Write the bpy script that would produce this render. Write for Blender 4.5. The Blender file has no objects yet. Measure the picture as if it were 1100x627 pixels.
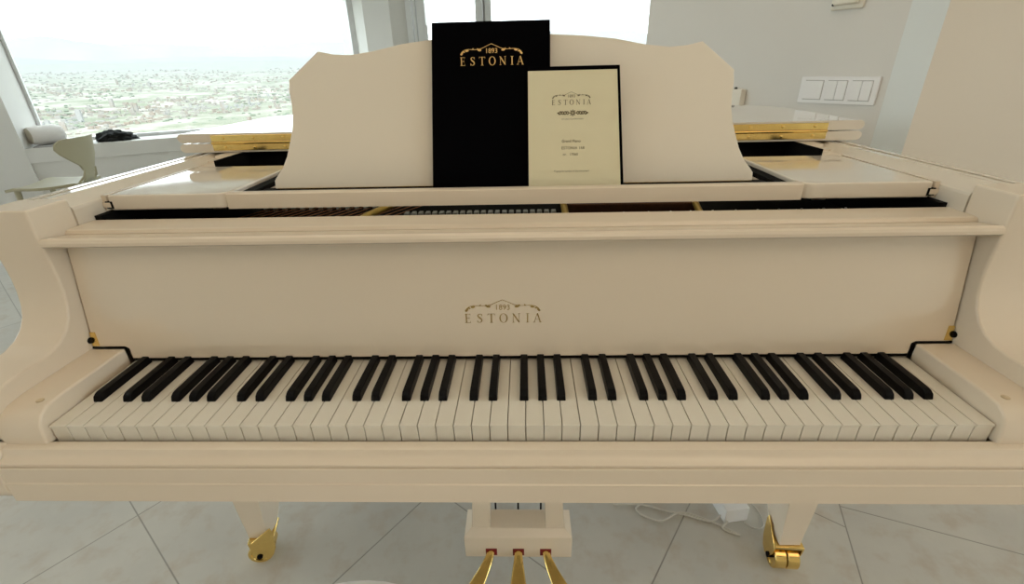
import bpy, bmesh, math, random
from mathutils import Vector, Matrix, noise
random.seed(7)
PI = math.pi
col = bpy.context.scene.collection
sc = bpy.context.scene
sc.view_settings.view_transform = 'Standard'
sc.view_settings.look = 'None'
sc.view_settings.exposure = 0.0

# ------------------------------------------------------------------ materials
def mat(name, color, rough=0.5, metal=0.0, coat=0.0, var=0.0, scale=8.0, bump=0.0, spec=0.5):
    m = bpy.data.materials.new(name); m.use_nodes = True
    nt = m.node_tree; b = nt.nodes['Principled BSDF']
    b.inputs['Base Color'].default_value = (*color, 1)
    b.inputs['Roughness'].default_value = rough
    b.inputs['Metallic'].default_value = metal
    b.inputs['Coat Weight'].default_value = coat
    b.inputs['Coat Roughness'].default_value = 0.04
    b.inputs['Specular IOR Level'].default_value = spec
    if var or bump:
        tc = nt.nodes.new('ShaderNodeNewGeometry')
        n = nt.nodes.new('ShaderNodeTexNoise'); n.inputs['Scale'].default_value = scale
        n.inputs['Detail'].default_value = 4
        nt.links.new(tc.outputs['Position'], n.inputs['Vector'])
        if var:
            r = nt.nodes.new('ShaderNodeMapRange')
            r.inputs['To Min'].default_value = 1 - var; r.inputs['To Max'].default_value = 1 + var * .6
            nt.links.new(n.outputs['Fac'], r.inputs['Value'])
            mx = nt.nodes.new('ShaderNodeMix'); mx.data_type = 'RGBA'; mx.blend_type = 'MULTIPLY'
            mx.inputs['Factor'].default_value = 1
            mx.inputs['A'].default_value = (*color, 1)
            nt.links.new(r.outputs['Result'], mx.inputs['B'])
            nt.links.new(mx.outputs['Result'], b.inputs['Base Color'])
        if bump:
            bp = nt.nodes.new('ShaderNodeBump'); bp.inputs['Strength'].default_value = bump
            bp.inputs['Distance'].default_value = .002
            nt.links.new(n.outputs['Fac'], bp.inputs['Height'])
            nt.links.new(bp.outputs['Normal'], b.inputs['Normal'])
    return m

M = {}
M['lacquer'] = mat('white_lacquer', (.79, .685, .55), .15, var=.02, scale=3)
M['lacquer_face'] = mat('white_lacquer_polished', (.77, .665, .525), .05, coat=1.0, var=.02, scale=3)
M['lacquer_top'] = mat('white_lacquer_gloss', (.785, .705, .59), .05, coat=.6, var=.02, scale=3)
M['desk'] = mat('white_satin_lacquer', (.86, .79, .67), .55, var=.02, scale=4)
M['ivory'] = mat('key_white', (.785, .75, .66), .30, var=.02, scale=30)
M['ebony'] = mat('key_black', (.004, .004, .005), .38, var=.2, scale=40, spec=.10)
M['black'] = mat('matte_black', (.006, .006, .006), .8, var=.2, scale=20, spec=.1)
M['felt_brown'] = mat('brown_felt', (.10, .035, .012), .95, var=.4, scale=300)
M['felt_red'] = mat('red_felt', (.20, .012, .012), .95, var=.3, scale=300)
M['brass'] = mat('polished_brass', (.90, .66, .24), .16, 1.0, var=.15, scale=60)
M['gold'] = mat('gold_paint', (.60, .40, .10), .35, .7, var=.15, scale=40)
M['goldleaf'] = mat('gold_lettering', (.78, .55, .22), .35, .6, var=.1, scale=200)
M['goldink'] = mat('gold_inlay', (.46, .34, .14), .16, .9, var=.1, scale=200)
M['copper'] = mat('copper_winding', (.34, .15, .07), .35, .8, var=.2, scale=200)
M['steel'] = mat('steel_pin', (.85, .84, .82), .3, .2, var=.1, scale=200)
M['damper'] = mat('damper_grey', (.36, .36, .33), .7, var=.1, scale=90)
M['cover'] = mat('black_leatherette', (.0022, .0022, .003), .9, var=.3, scale=400, spec=.02)
M['paper'] = mat('cream_paper', (.80, .74, .52), .85, var=.03, scale=30)
M['ink'] = mat('grey_ink', (.20, .17, .10), .8, var=.1, scale=300)
M['wall'] = mat('white_plaster', (.74, .73, .70), .8, var=.03, scale=2.5, bump=.15)
M['wall_warm'] = mat('beige_plaster', (.78, .715, .62), .8, var=.03, scale=2.5, bump=.15)
M['ceiling'] = mat('ceiling_paint', (.80, .78, .74), .9, var=.02, scale=2)
M['frame'] = mat('window_frame_paint', (.70, .71, .71), .4, var=.03, scale=5)
M['plastic'] = mat('white_plastic', (.84, .84, .84), .35, var=.02, scale=20)
M['plastic_cream'] = mat('cream_plastic', (.80, .76, .66), .4, var=.02, scale=20)
M['dark_dot'] = mat('dark_plastic', (.03, .03, .03), .5, var=.1, scale=50)
M['chair'] = mat('olive_beige_shell', (.40, .365, .245), .42, var=.04, scale=6)
M['cushion'] = mat('cushion_fabric', (.80, .77, .74), .95, var=.06, scale=60, bump=.4)
M['cushion_end'] = mat('cushion_end_fabric', (.50, .45, .36), .95, var=.06, scale=60, bump=.4)
M['cloth'] = mat('black_cloth', (.012, .013, .013), .9, var=.5, scale=20)
M['mat_grey'] = mat('grey_paper', (.34, .33, .32), .7, var=.1, scale=20)
M['cable'] = mat('clear_cable', (.62, .60, .55), .35, var=.05, scale=30)

M['lacquer_face'].node_tree.nodes['Principled BSDF'].inputs['Coat IOR'].default_value = 1.8
def glass():
    m = bpy.data.materials.new('window_glass'); m.use_nodes = True
    nt = m.node_tree; nt.nodes.clear()
    o = nt.nodes.new('ShaderNodeOutputMaterial'); t = nt.nodes.new('ShaderNodeBsdfTransparent')
    t.inputs['Color'].default_value = (.95, .98, .98, 1)
    g = nt.nodes.new('ShaderNodeBsdfGlossy'); g.inputs['Roughness'].default_value = .02
    lw = nt.nodes.new('ShaderNodeLayerWeight'); pw = nt.nodes.new('ShaderNodeMath'); pw.operation = 'POWER'; pw.inputs[1].default_value = 5
    f = nt.nodes.new('ShaderNodeMath'); f.operation = 'MULTIPLY_ADD'; f.inputs[1].default_value = .5; f.inputs[2].default_value = .03
    nt.links.new(lw.outputs['Facing'], pw.inputs[0]); nt.links.new(pw.outputs[0], f.inputs[0])
    mx = nt.nodes.new('ShaderNodeMixShader')
    nt.links.new(f.outputs[0], mx.inputs[0]); nt.links.new(t.outputs[0], mx.inputs[1]); nt.links.new(g.outputs[0], mx.inputs[2])
    nt.links.new(mx.outputs[0], o.inputs[0])
    return m
M['glass'] = glass()

class NT:
    """tiny helper to chain math nodes"""
    def __init__(s, m): s.m = m; m.use_nodes = True; s.t = m.node_tree; s.b = s.t.nodes['Principled BSDF']
    def node(s, k, **kw):
        n = s.t.nodes.new(k)
        for a, v in kw.items(): setattr(n, a, v)
        return n
    def put(s, v, sock):
        if hasattr(v, 'is_output'): s.t.links.new(v, sock)
        else: sock.default_value = v
    def math(s, op, a, b=0.0, c=0.0):
        n = s.node('ShaderNodeMath', operation=op)
        for i, v in enumerate((a, b, c)): s.put(v, n.inputs[i])
        return n.outputs[0]
    def mix(s, f, a, b):
        n = s.node('ShaderNodeMix', data_type='RGBA')
        s.put(f, n.inputs['Factor']); s.put(a, n.inputs['A']); s.put(b, n.inputs['B'])
        return n.outputs['Result']
    def noise(s, vec, scale, detail=4, rough=.5):
        n = s.node('ShaderNodeTexNoise'); n.inputs['Scale'].default_value = scale
        n.inputs['Detail'].default_value = detail; n.inputs['Roughness'].default_value = rough
        s.t.links.new(vec, n.inputs['Vector']); return n.outputs['Fac']
    def ramp(s, v, lo, hi):
        n = s.node('ShaderNodeMapRange'); s.put(v, n.inputs['Value'])
        n.inputs['From Min'].default_value = lo; n.inputs['From Max'].default_value = hi
        return n.outputs['Result']

def floor_mat():
    k = NT(bpy.data.materials.new('pale_stone_tiles'))
    g = k.node('ShaderNodeNewGeometry'); pos = g.outputs['Position']
    sx = k.node('ShaderNodeSeparateXYZ'); k.t.links.new(pos, sx.inputs[0])
    x, y = sx.outputs['X'], sx.outputs['Y']
    def lin(ang):       # signed distance along the normal of a line at angle ang
        a = math.radians(ang)
        return k.math('ADD', k.math('MULTIPLY', x, math.sin(a)), k.math('MULTIPLY', y, -math.cos(a)))
    def grid(d, off, sp):   # distance to the nearest seam of a family of parallel seams
        u = k.math('DIVIDE', k.math('SUBTRACT', d, off), sp)
        fr = k.math('FRACT', k.math('ADD', u, .5))
        return k.math('MULTIPLY', k.math('ABSOLUTE', k.math('SUBTRACT', fr, .5)), sp)
    a1 = grid(lin(55), -.527, .640)
    a2 = grid(k.math('MULTIPLY', lin(-38), -1), -.322, .602)
    left = k.math('MINIMUM', a1, a2)
    dG = k.math('SUBTRACT', lin(70.7), math.sin(math.radians(70.7)) * .887 - math.cos(math.radians(70.7)) * .431)
    b1 = grid(lin(-21.3), math.sin(math.radians(-21.3)) * .9139 - math.cos(math.radians(-21.3)) * .4945, .62)
    b2 = grid(dG, 0, .62)
    right = k.math('MINIMUM', b1, b2)
    isr = k.math('GREATER_THAN', dG, 0)
    d = k.math('ADD', k.math('MULTIPLY', left, k.math('SUBTRACT', 1, isr)), k.math('MULTIPLY', right, isr))
    d = k.math('MINIMUM', d, k.math('ABSOLUTE', dG))
    seam = k.math('SUBTRACT', 1, k.ramp(d, .0010, .0025))
    n1 = k.noise(pos, 3.0, 6, .6); n2 = k.noise(pos, 14, 5, .6)
    c = k.mix(k.ramp(n1, .3, .7), (.49, .485, .455, 1), (.59, .58, .535, 1))
    c = k.mix(k.math('MULTIPLY', k.ramp(n2, .50, .70), .62), c, (.46, .40, .33, 1))
    c = k.mix(k.math('MULTIPLY', seam, .75), c, (.20, .19, .17, 1))
    k.put(c, k.b.inputs['Base Color']); k.b.inputs['Roughness'].default_value = .35
    bp = k.node('ShaderNodeBump'); bp.inputs['Strength'].default_value = .25; bp.inputs['Distance'].default_value = .003
    bp.invert = True
    k.put(seam, bp.inputs['Height']); k.put(bp.outputs[0], k.b.inputs['Normal'])
    return k.m
M['floor'] = floor_mat()

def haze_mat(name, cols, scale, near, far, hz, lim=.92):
    """pale land: colour noise with haze painted in by distance from the tower"""
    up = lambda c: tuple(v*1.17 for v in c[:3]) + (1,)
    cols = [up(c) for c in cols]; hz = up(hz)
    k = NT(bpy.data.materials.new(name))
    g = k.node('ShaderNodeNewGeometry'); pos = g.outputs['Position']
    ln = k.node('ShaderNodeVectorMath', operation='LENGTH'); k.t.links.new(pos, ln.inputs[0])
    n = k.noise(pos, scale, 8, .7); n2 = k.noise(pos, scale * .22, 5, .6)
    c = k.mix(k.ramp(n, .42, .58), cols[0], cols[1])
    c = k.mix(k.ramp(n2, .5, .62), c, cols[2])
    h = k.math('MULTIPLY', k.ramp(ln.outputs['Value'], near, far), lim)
    c = k.mix(h, c, hz)  # distance haze mixed into the surface colour
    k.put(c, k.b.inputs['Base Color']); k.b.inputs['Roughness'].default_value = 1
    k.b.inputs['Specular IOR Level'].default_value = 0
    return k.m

# ------------------------------------------------------------------ mesh helpers
class MB:
    def __init__(s): s.bm = bmesh.new()
    def face(s, pts):
        return s.bm.faces.new([s.bm.verts.new(p) for p in pts])
    def box(s, x0, x1, y0, y1, z0, z1, mtx=None):
        vs = [s.bm.verts.new(p) for p in [(x0,y0,z0),(x1,y0,z0),(x1,y1,z0),(x0,y1,z0),(x0,y0,z1),(x1,y0,z1),(x1,y1,z1),(x0,y1,z1)]]
        for f in [(0,3,2,1),(4,5,6,7),(0,1,5,4),(1,2,6,5),(2,3,7,6),(3,0,4,7)]: s.bm.faces.new([vs[i] for i in f])
        if mtx: bmesh.ops.transform(s.bm, matrix=mtx, verts=vs)
        return s
    def loft(s, rings, caps=True, closed=True):
        R = [[s.bm.verts.new(p) for p in r] for r in rings]
        n = len(R[0])
        for a, b in zip(R, R[1:]):
            for i in range(n if closed else n - 1):
                j = (i + 1) % n
                s.bm.faces.new([a[i], a[j], b[j], b[i]])
        if caps and closed:
            s.bm.faces.new(R[0][::-1]); s.bm.faces.new(R[-1])
        return s
    def prism(s, poly, fn0, fn1):
        """poly of 2D points swept between two maps to 3D"""
        return s.loft([[fn0(*p) for p in poly], [fn1(*p) for p in poly]])
    def prism_x(s, poly, x0, x1): return s.prism(poly, lambda y, z: (x0, y, z), lambda y, z: (x1, y, z))
    def prism_z(s, poly, z0, z1): return s.prism(poly, lambda x, y: (x, y, z0), lambda x, y: (x, y, z1))
    def tube(s, path, r, n=8):
        path = [Vector(p) for p in path]; rings = []
        up = Vector((0, 0, 1))
        for i, p in enumerate(path):
            t = (path[min(i+1, len(path)-1)] - path[max(i-1, 0)]).normalized()
            a = t.cross(up)
            if a.length < 1e-3: a = t.cross(Vector((1, 0, 0)))
            a.normalize(); b = a.cross(t)
            rr = r[i] if isinstance(r, (list, tuple)) else r
            rings.append([p + (a*math.cos(2*PI*j/n) + b*math.sin(2*PI*j/n))*rr for j in range(n)])
        return s.loft(rings)
    def lathe(s, prof, o=(0,0,0), axis='z', n=24):
        rings = []
        for r, h in prof:
            ring = []
            for j in range(n):
                a = 2*PI*j/n; c, d = max(r, 1e-5)*math.cos(a), max(r, 1e-5)*math.sin(a)
                p = {'z': (c, d, h), 'x': (h, c, d), 'y': (c, h, d)}[axis]
                ring.append((o[0]+p[0], o[1]+p[1], o[2]+p[2]))
            rings.append(ring)
        return s.loft(rings)
    def bevel(s, w, seg=2, ang=30):
        s.bm.normal_update()
        bmesh.ops.recalc_face_normals(s.bm, faces=s.bm.faces[:])
        es = [e for e in s.bm.edges if len(e.link_faces) == 2 and e.calc_face_angle(0) > math.radians(ang)]
        bmesh.ops.bevel(s.bm, geom=es, offset=w, segments=seg, profile=.5, affect='EDGES', clamp_overlap=True)
        return s
    def build(s, name, m, parent=None, smooth=40, recalc=True):
        if recalc: bmesh.ops.recalc_face_normals(s.bm, faces=s.bm.faces[:])
        me = bpy.data.meshes.new(name); s.bm.to_mesh(me); s.bm.free()
        for p in me.polygons: p.use_smooth = True
        if smooth is not None: me.set_sharp_from_angle(angle=math.radians(smooth))
        me.materials.append(m)
        o = bpy.data.objects.new(name, me); col.objects.link(o)
        if smooth is not None:
            wn = o.modifiers.new('normals', 'WEIGHTED_NORMAL'); wn.keep_sharp = True; wn.weight = 80
        if parent: o.parent = parent
        return o

def empty(name, loc=(0,0,0), rz=0, parent=None):
    o = bpy.data.objects.new(name, None); col.objects.link(o)
    o.location = loc; o.rotation_euler = (0, 0, rz); o.empty_display_size = .05
    if parent: o.parent = parent
    return o
def tag(o, label, cat, group=None, kind=None):
    if label: o['label'] = label
    if cat: o['category'] = cat
    if group: o['group'] = group
    if kind: o['kind'] = kind
    return o
def struct(o): o['kind'] = 'structure'; return o
def dup(o, parent, loc=None):
    c = o.copy(); col.objects.link(c); c.parent = parent
    if loc is not None: c.location = loc
    return c

# ------------------------------------------------------------------ lettering
def stroke(a, b, w0, w1=None):
    w1 = w0 if w1 is None else w1
    d = Vector((b[0]-a[0], b[1]-a[1])).normalized(); n = Vector((-d.y, d.x))
    return [(a[0]+n.x*w0/2, a[1]+n.y*w0/2), (a[0]-n.x*w0/2, a[1]-n.y*w0/2), (b[0]-n.x*w1/2, b[1]-n.y*w1/2), (b[0]+n.x*w1/2, b[1]+n.y*w1/2)]
def poly_stroke(pts, ws):
    return [stroke(pts[i], pts[i+1], ws[i], ws[i+1]) for i in range(len(pts)-1)]
def ring(cx, cy, rx, ry, ix, iy, n=28):
    out = []
    for i in range(n):
        a, b = 2*PI*i/n, 2*PI*(i+1)/n
        out.append([(cx+rx*math.cos(a), cy+ry*math.sin(a)), (cx+rx*math.cos(b), cy+ry*math.sin(b)), (cx+ix*math.cos(b), cy+iy*math.sin(b)), (cx+ix*math.cos(a), cy+iy*math.sin(a))])
    return out
def leaf(cx, cy, l, w, ang):
    n = 10; pts = []
    for i in range(n):
        a = 2*PI*i/n; u, v = l*math.cos(a), w*math.sin(a)
        pts.append((cx+u*math.cos(ang)-v*math.sin(ang), cy+u*math.sin(ang)+v*math.cos(ang)))
    return pts
def glyph(ch):
    T, t = .125, .045      # thick and thin strokes, cap height 1
    if ch == 'E':
        return [stroke((-.16,0),(-.16,1),T), stroke((-.32,.027),(.28,.027),t), stroke((-.32,.973),(.26,.973),t), stroke((-.16,.52),(.14,.52),t),
                stroke((.28,0),(.25,.22),t,.02), stroke((.26,1),(.24,.80),t,.02), stroke((.14,.64),(.14,.40),t)]
    if ch == 'T':
        return [stroke((0,0),(0,1),T), stroke((-.36,.973),(.36,.973),t), stroke((-.35,1),(-.37,.78),t,.02), stroke((.35,1),(.37,.78),t,.02), stroke((-.17,.02),(.17,.02),t)]
    if ch == 'I':
        return [stroke((0,0),(0,1),T), stroke((-.17,.02),(.17,.02),t), stroke((-.17,.98),(.17,.98),t)]
    if ch == 'N':
        return [stroke((-.30,0),(-.30,1),t), stroke((.30,0),(.30,1),t), stroke((-.31,.97),(.30,.03),T), stroke((-.42,.02),(-.18,.02),t), stroke((-.44,.98),(-.24,.98),t), stroke((.18,.98),(.42,.98),t)]
    if ch == 'A':
        return [stroke((-.32,0),(.0,1),t), stroke((.02,1),(.33,0),T), stroke((-.2,.34),(.2,.34),t), stroke((-.44,.02),(-.2,.02),t), stroke((.19,.02),(.46,.02),t)]
    if ch == 'O': return ring(0, .5, .44, .52, .30, .47)
    if ch == 'S':
        p = [(.22,.76),(.17,.92),(.03,.97),(-.13,.93),(-.2,.79),(-.14,.64),(.0,.54),(.15,.43),(.22,.28),(.15,.1),(-.01,.03),(-.17,.08),(-.25,.26)]
        w = [.03,.05,.055,.08,.12,.14,.16,.15,.13,.08,.055,.05,.03]
        return poly_stroke(p, w) + [stroke((.23,.98),(.23,.74),.045), stroke((-.25,.02),(-.25,.26),.045)]
def text_polys(txt, h, spacing=1.0):
    """outline triangles of a line of plain text, centred on the origin, cap height h"""
    cu = bpy.data.curves.new('t', 'FONT'); cu.body = txt; cu.size = 1; cu.space_character = spacing; cu.align_x = 'CENTER'
    ob = bpy.data.objects.new('t', cu); col.objects.link(ob)
    dg = bpy.context.evaluated_depsgraph_get(); me = bpy.data.meshes.new_from_object(ob.evaluated_get(dg))
    k = h / .69
    out = [[(me.vertices[v].co.x*k, me.vertices[v].co.y*k) for v in p.vertices] for p in me.polygons]
    bpy.data.objects.remove(ob); bpy.data.curves.remove(cu); bpy.data.meshes.remove(me)
    return out
def emblem():
    P = []
    for ch, x in zip('ESTONIA', (-3.68, -2.42, -1.2, .08, 1.42, 2.6, 3.62)):
        P += [[(x + u, v) for u, v in q] for q in glyph(ch)]
    half = [(-3.95,1.30),(-3.72,1.62),(-3.4,1.82),(-2.9,1.9),(-2.3,1.86),(-1.7,1.86),(-1.15,2.0),(-.6,2.25),(0,2.5)]
    for sgn in (1, -1):
        P += poly_stroke([(sgn*a, b) for a, b in half], [.06]*len(half))
        for (cx, cy, l, w, a) in [(-3.75,1.42,.24,.13,1.0),(-3.5,1.62,.16,.09,-.4),(-3.1,1.74,.24,.12,.15),(-2.35,1.92,.14,.07,.6),(-1.5,1.78,.25,.13,-.1),(-1.75,1.92,.12,.07,.5)]:
            P.append(leaf(sgn*cx, cy, l, w, sgn*a))
    P += [[(x, y + 1.42) for x, y in q] for q in text_polys('1893', .56, 1.0)]
    return P
def decal(polys, name, m, parent, origin, ux, uy, k, lift=.0004):
    ux, uy = Vector(ux).normalized(), Vector(uy).normalized(); nz = ux.cross(uy)
    b = MB(); o = Vector(origin) + nz*lift
    for q in polys:
        a = sum(q[i][0]*q[(i+1)%len(q)][1]-q[(i+1)%len(q)][0]*q[i][1] for i in range(len(q)))
        if abs(a) < 1e-9: continue
        if a < 0: q = q[::-1]
        b.face([o + ux*(x*k) + uy*(y*k) for x, y in q])
    return b.build(name, m, parent, smooth=None, recalc=False)

# ------------------------------------------------------------------ the grand piano (key front edge at y=0, key tops at z=.73)
ZK = .73
piano = empty('grand_piano', (0, .3, 0))
tag(piano, 'white lacquered grand piano with open keyboard and folded-back lid', 'piano')
OFF = Vector((0, -.3, 0))
def P(b, name, m, parent=piano, smooth=40):
    o = b.build(name, m, parent, smooth)
    if parent is piano: o.location = OFF
    return o

# --- keys
W = .0235
BLACK_AFTER = []           # index of the white key a black key follows
for i in range(51):
    if (i + 5) % 7 in (0, 1, 3, 4, 5): BLACK_AFTER.append(i)   # i=0 is A: (0+5)%7=5 -> A#
def white_key_mesh():
    b = MB()
    w = W/2 - .0005
    b.prism_x([(0, ZK), (.156, ZK), (.156, ZK-.028), (.0015, ZK-.028), (.0015, ZK-.003), (0, ZK-.003)], -w, w)
    return b.bevel(.0006, 2)
wk = None
for i in range(52):
    x = (i - 25.5)*W
    if wk is None:
        wk = P(white_key_mesh(), 'white_key', M['ivory']); wk.location = OFF + Vector((x, 0, 0))
    else: dup(wk, piano, OFF + Vector((x, 0, 0)))
def black_key_mesh():
    b = MB(); z0, z1 = ZK-.004, ZK+.0115
    def r(y, wz, z): return [(-wz, y, z0), (wz, y, z0), (wz*.88, y, z), (-wz*.88, y, z)]
    b.loft([r(.0500, .0064, ZK+.0020), r(.0520, .0064, ZK+.0075), r(.0570, .0064, ZK+.0106), r(.0620, .0062, z1), r(.1505, .0060, z1), r(.1515, .0060, z1-.004)])
    return b.bevel(.0009, 2, 35)
# offsets of each black key from the seam it straddles (C#, D#, F#, G#, A#)
offs = {0: -.0016, 1: .0016, 3: -.0022, 4: 0, 5: .0022}
bk = None
for i in BLACK_AFTER:
    x = (i + 1 - 26)*W + offs[(i+5) % 7]
    if bk is None:
        bk = P(black_key_mesh(), 'black_key', M['ebony']); bk.location = OFF + Vector((x, 0, 0))
    else: dup(bk, piano, OFF + Vector((x, 0, 0)))

# --- key slip and key bed
b = MB(); b.prism_x([(-.0035, .689), (-.0035, .7060), (-.0050, .7078), (-.0150, .7085), (-.0185, .7070), (-.0198, .7040), (-.0208, .700), (-.0235, .6965), (-.028, .6942), (-.031, .6925), (-.031, .689)], -.667, .667)
P(b, 'key_slip', M['lacquer'])
b = MB(); b.prism_x([(.50, .688), (-.0325, .688), (-.0340, .686), (-.0340, .6640), (-.0355, .6625), (-.0355, .6320), (-.0330, .6290), (.50, .6290)], -.667, .667)
P(b, 'key_bed', M['lacquer'])
# --- cheek blocks beside the keys
def key_block(s):
    b = MB()
    pr = [(.150, .704), (.150, .757), (.035, .757), (.012, .7545), (.000, .748), (-.007, .737), (-.0095, .722), (-.0100, .7175), (-.0100, .704)]
    b.prism_x(pr, s*.6125, s*.690)
    b.bevel(.0035, 3, 50)
    o = P(b, 'key_block', M['lacquer'])
    c = MB(); c.lathe([(0, 0), (.0046, 0), (.0046, .0007), (.0038, .0012), (0, .0012)], (s*.6300, .021, .7560), n=20)
    c.build('screw_cap', mat('beige_cap', (.62, .50, .33), .5, var=.05, scale=50), o)
    return o
key_block(-1); key_block(1)
# --- arms
ARM = [(.2155, .982), (.147, .982), (.1468, .955), (.1470, .925), (.1485, .900), (.1490, .880), (.1475, .858), (.1440, .838), (.1370, .820), (.1265, .805), (.1120, .794), (.0940, .787), (.072, .7845), (.045, .784), (.024, .783), (.010, .7795), (.000, .771), (-.006, .758), (-.0092, .742), (-.0100, .7170), (-.0100, .7085), (-.0150, .7085), (-.0198, .7050), (-.0310, .6925), (-.0345, .688), (-.036, .650), (-.030, .634), (.000, .626), (.2155, .626)]
for s in (-1, 1):
    b = MB(); b.prism_x(ARM, s*.6675, s*.742); b.bevel(.0035, 3, 40)
    P(b, 'arm', M['lacquer'])
# --- rim: plan outline, counter-clockwise from the right arm round the tail to the left arm
def smooth_path(pts, n=8):
    out = []
    for i in range(len(pts)-1):
        p0 = pts[max(i-1, 0)]; p1 = pts[i]; p2 = pts[i+1]; p3 = pts[min(i+2, len(pts)-1)]
        for k in range(n):
            t = k/n
            out.append(tuple(.5*((2*p1[a]) + (-p0[a]+p2[a])*t + (2*p0[a]-5*p1[a]+4*p2[a]-p3[a])*t*t + (-p0[a]+3*p1[a]-3*p2[a]+p3[a])*t**3) for a in (0, 1)))
    out.append(pts[-1]); return out
OUT = [(.742, .2165), (.742, .45), (.742, .66)] + smooth_path([(.742, .70), (.725, .88), (.665, 1.05), (.55, 1.19), (.42, 1.32), (.29, 1.47), (.12, 1.60), (-.12, 1.655), (-.38, 1.645), (-.58, 1.57), (-.70, 1.43), (-.742, 1.24)]) + [(-.742, .80), (-.742, .2165)]
def inset(pts, d):
    out = []
    for i, p in enumerate(pts):
        a = Vector(pts[max(i-1, 0)]); c = Vector(pts[min(i+1, len(pts)-1)])
        t = (c - a).normalized(); n = Vector((-t.y, t.x))
        out.append((p[0]+n.x*d, p[1]+n.y*d))
    return out
RIMP = [(0, .626), (0, .977), (.0012, .9802), (.004, .9815), (.0165, .9815), (.0168, .9660), (.0267, .9660), (.0270, .9815), (.0425, .9815), (.0440, .9805), (.0715, .9690), (.0735, .9675), (.0745, .964), (.0745, .626)]
def rim_mesh():
    b = MB(); rings = []
    cols = [inset(OUT, d) for d, z in RIMP]
    for i in range(len(OUT)):
        rings.append([(cols[k][i][0], cols[k][i][1], RIMP[k][1]) for k in range(len(RIMP))])
    b.loft(rings); return b
P(rim_mesh(), 'rim', M['lacquer_top'], smooth=14)
INN = inset(OUT, .072)
b = MB(); b.prism_z(INN, .840, .860); P(b, 'soundboard', M['black'])
b = MB(); b.prism_z(inset(OUT, .06), .628, .66); P(b, 'bottom_board', M['lacquer'])
# --- fallboard (open, leaning back a little)
TL = .028/.163
def fy(z): return .152 + (z - .757)*TL
FB = [(-.6655, .9275), (.6655, .9275), (.6655, .7582), (.6150, .7582), (.6095, .7550), (.6062, .7385), (-.6062, .7385), (-.6095, .7550), (-.6150, .7582), (-.6655, .7582)]
b = MB(); b.prism(FB, lambda x, z: (x, fy(z), z), lambda x, z: (x, fy(z)+.016, z-.003)); b.bevel(.0008, 1)
fall = P(b, 'fallboard', M['lacquer_face'])
b = MB()
lip = [(.186, .9265), (.186, .9345), (.1500, .9405), (.1455, .9385), (.1435, .9345), (.1440, .9300), (.1475, .9270), (.1550, .9255)]
b.prism_x(lip, -.666, .666); b.build('fallboard_lip', M['lacquer'], fall, 30)
b = MB()
FE = [(-.667, .7588), (-.6140, .7588), (-.6083, .7555), (-.6050, .7395), (.6050, .7395), (.6083, .7555), (.6140, .7588), (.667, .7588), (.667, .7565), (.6165, .7565), (.6105, .7545), (.6075, .7335), (-.6075, .7335), (-.6105, .7545), (-.6165, .7565), (-.667, .7565)]
b.prism(FE, lambda x, z: (x, .1508, z), lambda x, z: (x, .160, z)); b.build('felt_strip', M['black'], fall)
for s in (-1, 1):
    b = MB(); y0 = fy(.770) - .0015
    b.prism([(s*.6655, .7605), (s*.6550, .7605), (s*.6575, .7830), (s*.6655, .7830)], lambda x, z: (x, fy(z)-.0014, z), lambda x, z: (x, fy(z)+.002, z))
    h = b.build('hinge_plate', M['brass'], fall); h['label'] = 'small brass hinge plate'
    b = MB(); b.lathe([(0, -.003), (.005, -.003), (.005, .003), (0, .003)], (s*.6675, fy(.770)-.0015, .770), 'x', 14)
    b.build('hinge_pivot', M['black'], fall)
EMB = emblem()
def fpt(x, z): return (x, fy(z), z)
lg = decal(EMB, 'logo', M['goldink'], fall, fpt(-.0105, .7935), (1, 0, 0), (0, TL, 1), .01455)
lg['label'] = 'gold inlaid maker name under a leafy vine'
# --- rail behind the fallboard
b = MB(); b.prism_x([(.1875, .900), (.1875, .9350), (.1905, .9395), (.1960, .9405), (.2420, .9405), (.2440, .9385), (.2440, .900)], -.667, .667)
P(b, 'front_rail', M['lacquer'], smooth=30)
# --- inside: pin block, plate struts, strings, dampers
b = MB(); b.box(-.664, .664, .246, .62, .862, .880); P(b, 'pin_block', M['black'])
b = MB()
for s in (-1, 1):
    b.box(*sorted((s*.655, s*.6668)), .246, .535, .880, .9462); b.box(*sorted((s*.622, s*.626)), .520, .66, .880, .9840)
b.box(-.622, .622, .655, .660, .880, .9840); P(b, 'interior_shade', M['black'])  # black panels put in for the shade of the open interior
for s in (-1, 1):
    b = MB(); b.prism_x([(.518, .880), (.660, .880), (.660, .9835), (.590, .9835), (.590, .9775), (.560, .9775), (.560, .9730), (.518, .9720)], *sorted((s*.628, s*.667))); b.bevel(.002, 2); P(b, 'rim_block', M['lacquer'])
def strut(x0, x1, r, nm='plate_strut'):
    b = MB(); b.tube([(x0, .30, .8935), (x0*.6+x1*.4, .38, .9015), (x1, .46, .9055), (x1+(x1-x0)*1.2, .62, .904)], [r, r, r, r], 10); P(b, nm, M['gold'])
strut(-.298, -.232, .0065); strut(.0985, .1005, .0065); strut(.335, .385*.93, .006)
b = MB(); b.box(.108, .352, .425, .46, .880, .9045); b.bevel(.004, 2); P(b, 'stringing_felt', M['felt_brown'])
for k in range(17):
    x = -.565 + k*.0190
    b = MB(); b.tube([(x, .345, .8935), (x+.085, .47, .8985), (x+.16, .60, .8985)], .0009, 6); P(b, 'bass_string', M['copper'])
for k in range(13):
    x = -.50 + k*.0185
    b = MB(); b.box(x-.0035, x+.0035, .447, .456, .893, .9065); b.bevel(.001, 1); P(b, 'damper', M['damper'])
for k in range(22):
    x = -.203 + k*.01345
    b = MB(); b.box(x-.0044, x+.0044, .400, .416, .886, .8990); b.bevel(.0012, 1); P(b, 'damper', M['damper'])
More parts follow.
